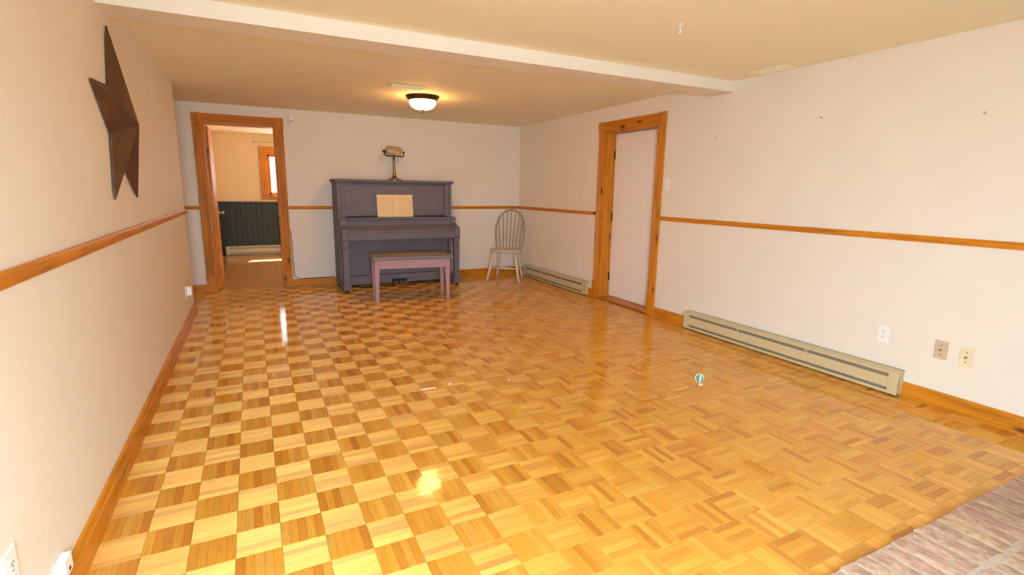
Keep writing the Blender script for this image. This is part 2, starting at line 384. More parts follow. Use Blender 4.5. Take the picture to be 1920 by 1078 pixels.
window('window_1', 'bright pine framed window in the far yellow room', *FW, FY, -1)
for i, (x0, x1, z0, z1) in enumerate(NW):
    window('window_%d' % (i+2), 'glazed garden door behind the camera', x0, x1, z0, z1, YN, 1)  # unseen door, added as a source for the light behind the camera

# ------------------------------------------------------------------ parquet floor
fl = B(-1.66, W+0.26, YN-T, D, -0.12, -0.009)
fl.box(-T, FX1+T, D, FY+T, -0.12, -0.009)
floor = tag(fl.build('floor', M_sub), 'oak parquet floor laid in a basket weave of small squares', 'floor', kind='structure')
TX, TY, PX, PY = 0.4591, 1.8385, 0.1490, 0.1512
TONES = [(0.81, 0.445, 0.074), (0.83, 0.49, 0.094), (0.78, 0.40, 0.06), (0.85, 0.53, 0.12), (0.71, 0.335, 0.045), (0.81, 0.44, 0.07), (0.63, 0.27, 0.034)]
def tone(rg):
    c = TONES[min(int(rg.random()**1.5*7), 6)]; k = 0.92 + 0.16*rg.random()
    return tuple(x*k for x in c)
def proj(p):
    d = Vector(p) - CAMP; z = d.dot(fwd)
    if z < 0.05: return None
    return 960 + FPX*d.dot(rt)/z, 539 - FPX*d.dot(up)/z
HX0, HY1 = 2.15, 0.862            # brick hearth occupies x > HX0, y < HY1
def room_of(i, j):
    x0, y0 = TX + i*PX, TY + j*PY; return x0, y0, x0+PX, y0+PY
cands = []; rest = []
for j in range(-27, 61):
    for i in range(-14, 27):
        x0, y0, x1, y1 = room_of(i, j)
        regs = [(0.016, W-0.016, YN, min(DL, 9)), (-1.5, W-0.016, DL, D+0.12), (0.0, FX1, D+0.12, FY)]
        for q, (rx0, rx1, ry0, ry1) in enumerate(regs):
            a0, a1, b0, b1 = max(x0, rx0), min(x1, rx1), max(y0, ry0), min(y1, ry1)
            if a1-a0 < 0.004 or b1-b0 < 0.004: continue
            if q == 0 and b0 < HY1 and a1 > HX0:
                if a0 >= HX0 and b1 <= HY1: continue
                if b1 > HY1: b0 = max(b0, HY1)
                else: a1 = min(a1, HX0)
                if a1-a0 < 0.004 or b1-b0 < 0.004: continue
            full = (a1-a0) > PX-0.001 and (b1-b0) > PY-0.001
            pts = [proj((x, y, 0)) for x, y in ((x0, y0), (x1, y0), (x1, y1), (x0, y1))]
            area = 0
            if full and q == 0 and all(pts):
                cx = sum(p[0] for p in pts)/4; cy = sum(p[1] for p in pts)/4
                if -20 < cx < 1940 and -20 < cy < 1098:
                    area = 0.5*abs(sum(pts[k][0]*pts[(k+1) % 4][1]-pts[(k+1) % 4][0]*pts[k][1] for k in range(4)))
            (cands if area > 0 else rest).append((area, i, j, a0, a1, b0, b1))
cands.sort(key=lambda c: -c[0])
near, far = cands[:300], cands[300:] + rest
GAP = 0.0002; TG = 0.0005; CH = 0.0005
def slat_verts(lx, ly):
    """box of half sizes lx, ly, top at z=0, chamfered top edge"""
    v = []
    for z, k in ((-0.008, 0), (-CH, 0), (0, CH)):
        v += [(-lx+k, -ly+k, z), (lx-k, -ly+k, z), (lx-k, ly-k, z), (-lx+k, ly-k, z)]
    f = []
    for b in (0, 4):
        for k in range(4): f.append((b+k, b+(k+1) % 4, b+4+(k+1) % 4, b+4+k))
    f.append((8, 9, 10, 11))
    return v, f
def joint(i, j):
    """panels of two by two squares show a wider joint"""
    return TG + (0.0006 if (j % 2) else 0.0)
smesh = {}
for along_x in (True, False):
    ln, wd = (PX, PY/5) if along_x else (PY, PX/5)
    v, f = slat_verts(ln/2-TG, wd/2-GAP); mb = MB(); mb.add(v, f)
    smesh[along_x] = mb.mesh('slat', M_pq_near)
tile_me = B(-PX/2, PX/2, -PY/2, PY/2, -0.0088, -0.0078).mesh('parquet_tile', M_sub)
rg = random.Random(11)
for area, i, j, a0, a1, b0, b1 in near:
    cx, cy = (a0+a1)/2, (b0+b1)/2
    t = bpy.data.objects.new('parquet_tile', tile_me); COL.objects.link(t); t.parent = floor; t.location = (cx, cy, 0)
    ax = (i + j) % 2 == 0
    tz = rg.uniform(-0.0003, 0.0003)
    for k in range(5):
        s = bpy.data.objects.new('slat', smesh[ax]); COL.objects.link(s); s.parent = t
        off = (k-2)*(PY if ax else PX)/5
        s.location = (0, off, tz) if ax else (off, 0, tz)
        s.rotation_euler = (rg.gauss(0, 0.0028), rg.gauss(0, 0.0018), 0 if ax else math.pi/2)
        s.color = (*tone(rg), 1)
V = []; F = []; tint = []; grain = []; along = []
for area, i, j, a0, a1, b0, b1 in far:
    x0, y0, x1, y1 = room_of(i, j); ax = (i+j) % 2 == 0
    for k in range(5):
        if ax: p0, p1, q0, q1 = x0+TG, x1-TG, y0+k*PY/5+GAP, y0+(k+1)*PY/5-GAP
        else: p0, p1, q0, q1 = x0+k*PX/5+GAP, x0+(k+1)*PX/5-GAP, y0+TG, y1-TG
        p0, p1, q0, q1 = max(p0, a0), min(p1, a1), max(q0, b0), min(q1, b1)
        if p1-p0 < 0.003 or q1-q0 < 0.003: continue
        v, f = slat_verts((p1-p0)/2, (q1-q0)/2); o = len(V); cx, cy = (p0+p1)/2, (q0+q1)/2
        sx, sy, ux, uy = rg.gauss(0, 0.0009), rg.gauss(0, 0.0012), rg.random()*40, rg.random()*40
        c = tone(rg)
        if cy > D + 0.06: c = (c[0]*0.62, c[1]*0.42, c[2]*0.36)      # the far room's slats are tinted darker and redder
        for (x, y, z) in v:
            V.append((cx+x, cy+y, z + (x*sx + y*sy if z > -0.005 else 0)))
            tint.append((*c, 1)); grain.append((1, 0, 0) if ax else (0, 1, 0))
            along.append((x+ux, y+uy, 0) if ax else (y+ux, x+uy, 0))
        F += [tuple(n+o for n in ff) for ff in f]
me = bpy.data.meshes.new('parquet_field'); me.from_pydata(V, [], F)
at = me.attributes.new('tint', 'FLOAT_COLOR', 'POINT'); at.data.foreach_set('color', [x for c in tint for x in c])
at = me.attributes.new('grain', 'FLOAT_VECTOR', 'POINT'); at.data.foreach_set('vector', [x for c in grain for x in c])
at = me.attributes.new('along', 'FLOAT_VECTOR', 'POINT'); at.data.foreach_set('vector', [x for c in along for x in c])
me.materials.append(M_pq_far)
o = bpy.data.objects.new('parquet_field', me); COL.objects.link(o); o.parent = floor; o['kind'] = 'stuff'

# ------------------------------------------------------------------ baseboards and chair rails
def base_prof(h, t): return [(0, 0), (t, 0), (t, h*0.72), (t-0.004, h*0.75), (t-0.004, h*0.80), (t-0.006, h*0.95), (t-0.012, h), (0, h)]
def rail_prof(h, t): return [(0, -h/2), (t*0.5, -h/2), (t*0.7, -h*0.22), (t, -h*0.12), (t, h*0.18), (t*0.75, h*0.3), (t*0.6, h/2), (0, h/2)]
def strip(name, label, cat, prof, axis, at_, sgn, a, b, mat):
    poly = [(at_ + sgn*p[0], p[1]) for p in prof]
    return tag(MB().prism(poly, axis, a, b).build(name, mat), label, cat, kind='structure')
BH, BT = 0.1, 0.016
strip('baseboard_left', 'pine baseboard along the left wall', 'baseboard', base_prof(0.118, 0.018), 1, 0, 1, YN, DL-0.002, M_py)
tag(MB().prism([(W-p[0], p[1]) for p in base_prof(BH, BT)], 1, HY1, DY0-0.105).build('baseboard_right', M_py), 'pine baseboard on the right wall beside the hearth', 'baseboard', kind='structure')
strip('baseboard_right_far', 'short pine baseboard between door casing and corner', 'baseboard', base_prof(BH, BT), 1, W, -1, DY1+0.105, D, M_py)
strip('baseboard_back', 'pine baseboard on the end wall behind the piano', 'baseboard', base_prof(BH, BT), 0, D, -1, OX1+0.107, W-0.016, M_px)
strip('baseboard_back_left', 'short pine baseboard left of the doorway', 'baseboard', base_prof(BH, BT), 0, D, -1, -1.5, OX0-0.107, M_px)
RH, RT = 0.042, 0.018
def zshift(p, z): return [(a, b+z) for a, b in p]
# the left rail creeps up a little towards the camera end
lr = MB().prism(zshift(rail_prof(RH+0.004, RT), 1.034), 1, YN, DL-0.002).build('trim_1', M_py)
tag(lr, 'pine chair rail along the left wall under the star', 'chair rail', kind='structure')
strip('trim_2', 'pine chair rail on the right wall beyond the door', 'chair rail', zshift(rail_prof(RH, RT), ZR), 1, W, -1, DY1+0.104, D, M_py)
strip('trim_3', 'pine chair rail on the right wall before the door', 'chair rail', zshift(rail_prof(RH, RT), ZR), 1, W, -1, YN, DY0-0.104, M_py)
strip('trim_4', 'pine chair rail on the end wall behind the piano', 'chair rail', zshift(rail_prof(RH, RT), ZR), 0, D, -1, OX1+0.104, W-0.018, M_px)
strip('trim_5', 'short pine chair rail left of the doorway', 'chair rail', zshift(rail_prof(RH, RT), ZR), 0, D, -1, -1.5, OX0-0.104, M_px)

# ------------------------------------------------------------------ doors
CW = 0.100
def casing_prof(w, t):
    """fluted casing: profile across its width"""
    p = [(0, 0), (0, t*0.8), (w*0.06, t)]
    for c in (0.24, 0.5, 0.76):
        p += [(w*(c-0.10), t), (w*(c-0.05), t*0.55), (w*(c+0.05), t*0.55), (w*(c+0.10), t)]
    return p + [(w*0.94, t), (w, t*0.8), (w, 0)]
def build_casing(root, u0, u1, top, place, mv, mh):
    """u along the wall, n out of the wall, z up; place(u, n, z) -> world"""
    cp = casing_prof(CW, 0.018)
    def add(poly, ext, name, mat, vertical, bev=0.0):
        n = len(poly); v = []
        for t in ext:
            for a, b in poly: v.append(place(a, b, t) if vertical else place(t, b, a))
        f = [tuple(range(n)), tuple(range(2*n-1, n-1, -1))] + [(i, i+n, (i+1) % n+n, (i+1) % n) for i in range(n)]
        return MB().add(v, f).build(name, mat, root, bevel=bev)
    def block(a0, a1, n1, z0, z1, name, mat):
        return add([(a0, 0), (a0, n1), (a1, n1), (a1, 0)], (z0, z1), name, mat, True, 0.003)
    for a in (u0-CW, u1):
        add([(a+x, y) for x, y in cp], (0.22, top), 'casing', mv, True)
        block(a-0.004, a+CW+0.004, 0.024, 0.0, 0.22, 'plinth_block', mv)
        cb = block(a-0.004, a+CW+0.004, 0.026, top, top+CW+0.006, 'corner_block', mv)
        ring = MB(); cu, cz = a+CW/2, top+CW/2+0.003; nseg = 24; v = []; f = []
        prof = [(0.041, 0.026), (0.038, 0.031), (0.033, 0.031), (0.029, 0.0265), (0.022, 0.0265), (0.017, 0.032), (0.008, 0.034), (0.001, 0.034)]
        for r_, h in prof:
            for k in range(nseg): v.append(place(cu+r_*math.cos(2*math.pi*k/nseg), h, cz+r_*math.sin(2*math.pi*k/nseg)))
        for q in range(len(prof)-1):
            for k in range(nseg): f.append((q*nseg+k, q*nseg+(k+1) % nseg, (q+1)*nseg+(k+1) % nseg, (q+1)*nseg+k))
        ring.add(v, f).build('rosette', mv, cb, smooth=True)
    add([(top+0.003+x, y) for x, y in cp], (u0+0.004, u1-0.004), 'head_casing', mh, False)

# doorway in the end wall, its leaf swung open into the far room
d1 = thing('door_1', 'open doorway in fluted pine casing leading to the yellow room', 'door', kind='structure')
build_casing(d1, OX0, OX1, OZ, lambda u, n, z: (u, D-n, z), M_pz, M_px)
B(OX0-0.001, OX0+0.014, D-0.004, D+0.125, 0, OZ).build('jamb', M_pz, d1)
B(OX1-0.014, OX1+0.001, D-0.004, D+0.125, 0, OZ).build('jamb', M_pz, d1)
B(OX0+0.014, OX1-0.014, D-0.004, D+0.125, OZ-0.014, OZ+0.001).build('head_jamb', M_px, d1)
leaf = B(0.020, 0.058, D+0.135, D+0.135+0.74, 0.012, OZ-0.02)
lf = leaf.build('leaf', M_pz, d1, bevel=0.002); lf['label'] = 'pine door leaf swung open against the left wall'
lf.location = (OX0-0.012, 0, 0)
kb = MB().lathe([(0.026, 0), (0.026, 0.006), (0.011, 0.010), (0.011, 0.032), (0.022, 0.040), (0.027, 0.052), (0.024, 0.064), (0.012, 0.070)], (0.058, D+0.135+0.68, 0.93), 'X', 16)
kb.build('knob', M_steel, lf, smooth=True)
for z in (0.25, 1.05, 1.78):
    MB().box(0.016, 0.0205, D+0.125, D+0.165, z-0.045, z+0.045).lathe([(0.006, z-0.05), (0.006, z+0.05)], (0.020, D+0.130, 0), 'Z', 8).build('hinge', M_hinge, lf)

# recessed white door in the right wall
d2 = thing('door_2', 'flat white door recessed in a knotty pine casing', 'door', kind='structure')
XD = 4.456
build_casing(d2, DY0, DY1, DZ, lambda u, n, z: (W-n, u, z), M_pz, M_py)
B(W-0.004, XD+0.06, DY0-0.001, DY0+0.016, 0, DZ).build('jamb', M_pz, d2)
B(W-0.004, XD+0.06, DY1-0.016, DY1+0.001, 0, DZ).build('jamb', M_pz, d2)
B(W-0.004, XD+0.06, DY0+0.016, DY1-0.016, DZ-0.016, DZ+0.001).build('head_jamb', M_py, d2)
B(XD, XD+0.04, DY0+0.019, DY1-0.019, 0.03, DZ-0.02).build('leaf', M_door, d2, bevel=0.002)['label'] = 'flat white slab'
B(W-0.002, XD+0.06, DY0+0.016, DY1-0.016, 0.0, 0.026).build('threshold', M_thresh, d2, bevel=0.003)
B(XD+0.045, XD+0.065, DY0-0.02, DY1+0.02, 0, DZ+0.02).build('backing', M_dark, d2)
for z in (0.27, 0.99, 1.71):
    MB().box(XD-0.014, XD, DY1-0.0185, DY1-0.0155, z-0.045, z+0.045).lathe([(0.007, z-0.048), (0.007, z+0.048)], (XD-0.006, DY1-0.021, 0), 'Z', 8).build('hinge', M_hinge, d2)
kn = MB().lathe([(0.028, 0), (0.028, 0.006), (0.012, 0.012), (0.012, 0.036), (0.026, 0.046), (0.029, 0.060), (0.022, 0.072), (0.006, 0.075)], (0, 0, 0), 'X', 18).build('knob', M_abrass, d2, smooth=True)
kn.location = (XD, DY0+0.085, 0.915); kn.rotation_euler = (0, 0, math.pi)

# ------------------------------------------------------------------ upright piano
PN = thing('upright_piano', 'slate grey painted upright piano against the end wall', 'piano', (2.29, 7.105, 0), R(1.3))
HW = 0.755
def pb(name, mb, mat=M_piano, par=PN, bev=0.004, lab=None, smooth=False, seg=1):
    o = mb.build(name, mat, par, bevel=bev, smooth=smooth, seg=seg)
    if lab: o['label'] = lab
    return o
for s in (-1, 1):
    x0, x1 = sorted((s*HW, s*(HW-0.045)))
    pb('side_panel', B(x0, x1, -0.375, 0, 0.04, 1.352))
pb('back_panel', B(-HW+0.045, HW-0.045, -0.06, -0.005, 0.08, 1.345))
lid = MB().box(-HW-0.026, HW+0.026, -0.405, 0.005, 1.366, 1.392).box(-HW-0.016, HW+0.016, -0.393, 0.003, 1.350, 1.366)
pb('lid', lid, bev=0.005)
pb('upper_panel', MB().box(-HW+0.050, HW-0.050, -0.345, -0.320, 0.93, 1.346))
fr_ = MB()
for s in (-1, 1): fr_.box(min(s*(HW-0.045), s*(HW-0.095)), max(s*(HW-0.045), s*(HW-0.095)), -0.372, -0.345, 0.915, 1.348)
fr_.box(-HW+0.095, HW-0.095, -0.360, -0.345, 1.325, 1.348)
pb('upper_frame', fr_)
pb('music_shelf', B(-HW-0.004, HW+0.004, -0.520, -0.330, 0.893, 0.915), bev=0.006)
pb('music_ledge', B(-0.45, 0.50, -0.428, -0.412, 0.9155, 0.922), bev=0.003)
# fallboard: upright back, then the closed lid sloping to the front
fb = MB().prism([(-0.505, 0.893), (-0.495, 0.83), (-0.515, 0.815), (-0.640, 0.768), (-0.655, 0.755), (-0.655, 0.740), (-0.36, 0.740), (-0.36, 0.893)], 0, -HW+0.066, HW-0.066)
pb('fallboard', fb, bev=0.003)
pb('key_slip', B(-HW+0.066, HW-0.066, -0.652, -0.34, 0.650, 0.7395))
# cheeks with the curved arm profile
ck = [(-0.335, 0.893), (-0.510, 0.893), (-0.512, 0.865), (-0.522, 0.838), (-0.545, 0.820), (-0.585, 0.806), (-0.630, 0.798), (-0.660, 0.785), (-0.668, 0.760), (-0.668, 0.690), (-0.672, 0.675), (-0.668, 0.660), (-0.650, 0.645), (-0.335, 0.645)]
for s in (-1, 1):
    a, b = sorted((s*(HW+0.008), s*(HW-0.066)))
    pb('cheek', MB().prism(ck, 0, a, b), bev=0.003)
    c = s*(HW-0.030)
    lg = MB().frustum((c, -0.610, 0.130), (0.034, 0.034), (c, -0.610, 0.545), (0.037, 0.037))
    lg.frustum((c, -0.610, 0.545), (0.040, 0.040), (c, -0.610, 0.562), (0.040, 0.040))
    lg.frustum((c, -0.606, 0.562), (0.034, 0.037), (c, -0.594, 0.646), (0.040, 0.056))
    L1 = pb('leg', lg, bev=0.003)
    ft = MB().box(c-0.046, c+0.046, -0.662, -0.375, 0.034, 0.115).frustum((c, -0.612, 0.115), (0.044, 0.048), (c, -0.612, 0.132), (0.037, 0.037))
    pb('toe_block', ft, bev=0.004)
    for yy in (-0.63,):
        pb('caster', MB().lathe([(0.017, -0.014), (0.017, 0.014)], (c, yy, 0.017), 'X', 14), M_dark, bev=0.002)
pb('caster', MB().lathe([(0.017, -0.014), (0.017, 0.014)], (-HW+0.03, -0.05, 0.017), 'X', 14).box(-HW+0.01, -HW+0.05, -0.07, -0.03, 0.017, 0.045), M_dark, bev=0.0)
pb('caster', MB().lathe([(0.017, -0.014), (0.017, 0.014)], (HW-0.03, -0.05, 0.017), 'X', 14).box(HW-0.05, HW-0.01, -0.07, -0.03, 0.017, 0.045), M_dark, bev=0.0)
pb('lower_panel', B(-HW+0.046, HW-0.046, -0.350, -0.325, 0.165, 0.650))
pb('bottom_rail', B(-HW+0.046, HW-0.046, -0.372, -0.322, 0.050, 0.162))
for k, px in enumerate((-0.065, 0.0, 0.065)):
    pd = MB().tube([(px, -0.35, 0.075), (px, -0.43, 0.073), (px+0.002, -0.47, 0.060)], [0.008, 0.009, 0.010], 8)
    pd.add(*MB().lathe([(0.004, 0.047), (0.022, 0.050), (0.026, 0.057), (0.020, 0.064), (0.004, 0.066)], (px+0.003, -0.475, 0), 'Z', 14).__dict__.values())
    pb('pedal', pd, M_chrome, bev=0.0, smooth=True)
pb('pedal_plate', B(-0.105, 0.105, -0.3735, -0.371, 0.055, 0.100), M_dark, bev=0.0005)

# open music book on the ledge
SB = thing('music_book', 'open yellowed music book standing on the piano shelf', 'book', (2.268, 6.714, 0.9165), R(1.3))
SB_t = R(6)
def page(sgn):
    """slightly curved leaf: half width 0.222, height 0.285"""
    v, uv, f = [], [], []; nx = 8
    for i in range(nx+1):
        u = i/nx; x = sgn*u*0.232; bulge = 0.010*math.sin(math.pi*min(1, u*1.6))*(1-0.4*u)
        for z in (0, 1):
            h = 0.286*z
            v.append((x, -0.012 - bulge + h*math.tan(SB_t), h)); uv.append((0.5*u*0.98+0.5*u*0.02 if sgn > 0 else 1-u, z))
    n0 = len(v)
    v += [(a, b+0.006, c) for a, b, c in v]; uv += uv
    for i in range(nx):
        q = (2*i, 2*i+2, 2*i+3, 2*i+1); f.append(q); f.append(tuple(n0+k for k in reversed(q)))
        f.append((2*i, n0+2*i, n0+2*i+2, 2*i+2)); f.append((2*i+1, 2*i+3, n0+2*i+3, n0+2*i+1))
    f.append((0, 1, n0+1, n0)); f.append((2*nx, n0+2*nx, n0+2*nx+1, 2*nx+1))
    me = bpy.data.meshes.new('page'); me.from_pydata(v, [], f); ul = me.uv_layers.new(name='UVMap')
    for lp in me.loops: ul.data[lp.index].uv = uv[lp.vertex_index]
    bm = bmesh.new(); bm.from_mesh(me); bmesh.ops.recalc_face_normals(bm, faces=bm.faces); bm.to_mesh(me); bm.free()
    me.materials.append(M_page)
    o = bpy.data.objects.new('page', me); COL.objects.link(o); o.parent = SB
for s in (-1, 1): page(s)
cv = MB().add([(-0.236, -0.002, -0.001), (0.236, -0.002, -0.001), (0.236, -0.002+0.29*math.tan(SB_t), 0.289), (-0.236, -0.002+0.29*math.tan(SB_t), 0.289),
               (-0.236, 0.001, -0.001), (0.236, 0.001, -0.001), (0.236, 0.001+0.29*math.tan(SB_t), 0.289), (-0.236, 0.001+0.29*math.tan(SB_t), 0.289)],
              [(0,1,2,3),(7,6,5,4),(0,4,5,1),(1,5,6,2),(2,6,7,3),(3,7,4,0)])
cv.build('cover', M_paper, SB)

# ------------------------------------------------------------------ banker's lamp on the piano lid
BL = thing('bankers_lamp', 'brass desk lamp with tilted shade standing on the piano lid', 'lamp', (2.31, 6.895, 1.3925), R(-4))
pb('base', MB().lathe([(0.094, 0.0), (0.094, 0.008), (0.086, 0.014), (0.074, 0.018), (0.050, 0.026), (0.034, 0.040), (0.026, 0.060), (0.021, 0.085), (0.020, 0.092)], n=28), M_abrass, BL, 0, smooth=True)
pb('stem', MB().lathe([(0.020, 0.0925), (0.017, 0.10), (0.0165, 0.20), (0.015, 0.275), (0.018, 0.280), (0.013, 0.292), (0.007, 0.296), (0.006, 0.335)], n=16), M_abrass, BL, 0, smooth=True)
# yoke: bar below the shade with two upturned arms
yk = MB().tube([(-0.112, 0.0, 0.372), (-0.128, -0.01, 0.352), (-0.118, -0.018, 0.326), (-0.095, -0.02, 0.313), (0.0, -0.02, 0.310), (0.115, -0.02, 0.308)], 0.009, 10)
yk.tube([(0.115, -0.02, 0.308), (0.128, -0.012, 0.312), (0.132, 0.0, 0.352)], 0.006, 8)
yk.lathe([(0.005, -0.150), (0.012, -0.140), (0.012, -0.112)], (0, 0, 0.372), 'X', 10).lathe([(0.012, 0.112), (0.012, 0.135), (0.005, 0.142)], (0, 0, 0.362), 'X', 10)
pb('yoke', yk, M_bronze, BL, 0, smooth=True)
# half-cylinder shade with rounded ends, thick
sh = MB(); v = []; f = []; nu, nv = 18, 12
for side in (0, 1):
    for i in range(nu+1):
        t = i/nu*2-1; e = (1-abs(t)**5)**0.55 if abs(t) < 1 else 0.0; rr = (0.030+0.040*e) - 0.004*side
        for k in range(nv+1):
            a = R(-18) + R(216)*k/nv
            v.append((t*(0.112-0.004*side), rr*math.cos(a)*1.0-0.008, 0.362 + rr*math.sin(a)*1.02 - 0.008*t))
st = (nu+1)*(nv+1)
for side in (0, 1):
    for i in range(nu):
        for k in range(nv):
            a = side*st + i*(nv+1)+k; f.append((a, a+1, a+nv+2, a+nv+1))
for i in range(nu):
    for k in (0, nv):
        a = i*(nv+1)+k; b = a+nv+1; f.append((a, b, b+st, a+st))
for k in range(nv):
    for i in (0, nu):
        a = i*(nv+1)+k; f.append((a, a+1, a+1+st, a+st))
sh.add(v, f); pb('shade', sh, M_shade, BL, 0, smooth=True)
ch = MB().tube([(0.045, -0.03, 0.318), (0.046, -0.03, 0.27), (0.045, -0.03, 0.245)], 0.0012, 6)
pco = pb('pull_chain', ch, M_brass, BL, 0); pb('bead', MB().lathe([(0.001, 0.236), (0.005, 0.239), (0.005, 0.245), (0.001, 0.248)], (0.045, -0.03, 0), 'Z', 10), M_bronze, pco, 0, smooth=True)

# ------------------------------------------------------------------ piano bench
BN = thing('piano_bench', 'mauve painted piano bench with taupe top before the piano', 'bench', (2.225, 5.892, 0), R(-6.3))
pb('top', B(-0.463, 0.468, -0.215, 0.215, 0.500, 0.522), M_benchtop, BN, 0.004)
pb('lid_board', B(-0.455, 0.455, -0.195, 0.195, 0.486, 0.4995), M_benchtop, BN, 0.002)
for s in (-1, 1):
    pb('long_apron', B(-0.40, 0.40, min(s*0.150, s*0.170), max(s*0.150, s*0.170), 0.385, 0.4855), M_mauve, BN, 0.002)
    pb('end_apron', B(min(s*0.400, s*0.420), max(s*0.400, s*0.420), -0.14, 0.14, 0.385, 0.4855), M_mauve, BN, 0.002)
    for t in (-1, 1):
        pb('leg', MB().frustum((s*0.410, t*0.158, 0), (0.016, 0.016), (s*0.405, t*0.152, 0.385), (0.029, 0.029)).frustum((s*0.405, t*0.152, 0.385), (0.029, 0.029), (s*0.405, t*0.152, 0.4855), (0.029, 0.029)), M_mauve, BN, 0.003)

# ------------------------------------------------------------------ windsor chair
CH_ = thing('windsor_chair', 'cream painted hoop-back windsor chair in the far corner', 'chair', (3.875, 6.68, 0), R(-40))
# local: front towards -y
SZ = 0.435
seat = MB(); v = []; f = []; nseg = 40; rings = [(0.0, 0.010), (0.45, 0.006), (0.78, 0.000), (0.93, 0.004), (1.0, -0.003), (1.0, -0.018), (0.93, -0.030), (0.0, -0.032)]
def seat_r(a):
    c, s_ = math.cos(a), math.sin(a)
    x = 0.232*math.copysign(abs(c)**0.72, c); y = 0.205*math.copysign(abs(s_)**0.72, s_)
    if y > 0: x *= 0.90
    return x, y
for q, (k, dz) in enumerate(rings):
    for n_ in range(nseg):
        x, y = seat_r(2*math.pi*n_/nseg)
        dip = -0.010*max(0, 1-((x*k/0.2)**2 + ((y*k-0.03)/0.17)**2)) if q < 4 else 0
        v.append((x*max(k, 0.01), y*max(k, 0.01), SZ + dz + dip))
for q in range(len(rings)-1):
    for n_ in range(nseg): f.append((q*nseg+n_, q*nseg+(n_+1) % nseg, (q+1)*nseg+(n_+1) % nseg, (q+1)*nseg+n_))
f.append(tuple(range(nseg))); f.append(tuple((len(rings)-1)*nseg+k for k in range(nseg-1, -1, -1)))
seat.add(v, f); pb('seat', seat, M_chair, CH_, 0, smooth=True)
def turned(p0, p1, rs, mat, name):
    p0, p1 = Vector(p0), Vector(p1); pts = [p0.lerp(p1, t) for t, r_ in rs]
    return pb(name, MB().tube(pts, [r_ for t, r_ in rs], 12), mat, CH_, 0, smooth=True)
LEGR = [(0, 0.012), (0.02, 0.013), (0.16, 0.018), (0.22, 0.020), (0.25, 0.016), (0.27, 0.019), (0.45, 0.021), (0.62, 0.022), (0.8, 0.020), (0.86, 0.016), (0.9, 0.018), (1.0, 0.013)]
feet = {(-1, -1): (-0.235, -0.212), (1, -1): (0.235, -0.212), (-1, 1): (-0.195, 0.205), (1, 1): (0.195, 0.205)}
tops = {(-1, -1): (-0.155, -0.125), (1, -1): (0.155, -0.125), (-1, 1): (-0.130, 0.130), (1, 1): (0.130, 0.130)}
for k in feet: turned((*feet[k], 0.0), (*tops[k], SZ-0.028), LEGR, M_chair, 'leg')
def legpt(k, z):
    t = z/(SZ-0.028); return Vector((feet[k][0]+(tops[k][0]-feet[k][0])*t, feet[k][1]+(tops[k][1]-feet[k][1])*t, z))
STR = [(0, 0.009), (0.15, 0.011), (0.42, 0.016), (0.5, 0.017), (0.58, 0.016), (0.85, 0.011), (1, 0.009)]
for s in (-1, 1): turned(legpt((s, -1), 0.155), legpt((s, 1), 0.155), STR, M_chair, 'side_stretcher')
mid = [(legpt((s, -1), 0.155)+legpt((s, 1), 0.155))/2 for s in (-1, 1)]
turned(mid[0], mid[1], STR, M_chair, 'cross_stretcher')
# hoop: bow bent in plan too
hoop = []
def back_y(x, z): return 0.150 + 0.032*(1-(x/0.235)**2) + (z-SZ)*0.20
HT = 0.565
for k in range(31):
    t = k/30; a = math.pi*(1-t)
    x = 0.234*math.copysign(abs(math.cos(a))**0.90, math.cos(a)); zz = HT*(math.sin(a)**0.66)
    x *= (0.80 + 0.20*min(1, zz/0.32))
    z = SZ - 0.004 + zz; hoop.append((x, back_y(x, z), z))
pb('hoop', MB().tube(hoop, 0.0130, 10), M_spindle, CH_, 0, smooth=True)
def hoop_z(x):
    best = max((p for p in hoop if (p[0] <= x+0.2)), key=lambda p: -abs(p[0]-x) + (0.001 if p[2] > SZ+0.2 else -1))
    c = [p for p in hoop if p[2] > SZ+0.15]
    for p, q in zip(c, c[1:]):
        if p[0] <= x <= q[0]: return p[2] + (q[2]-p[2])*(x-p[0])/max(1e-6, q[0]-p[0])
    return best[2]
for k in range(7):
    u = (k-3)/3; xb, xt = u*0.138, u*0.186
    zt = hoop_z(xt); turned((xb, back_y(xb, SZ)-0.004, SZ-0.004), (xt, back_y(xt, zt), zt), [(0, 0.0065), (0.3, 0.0100), (0.45, 0.0090), (1, 0.006)], M_spindle, 'spindle')

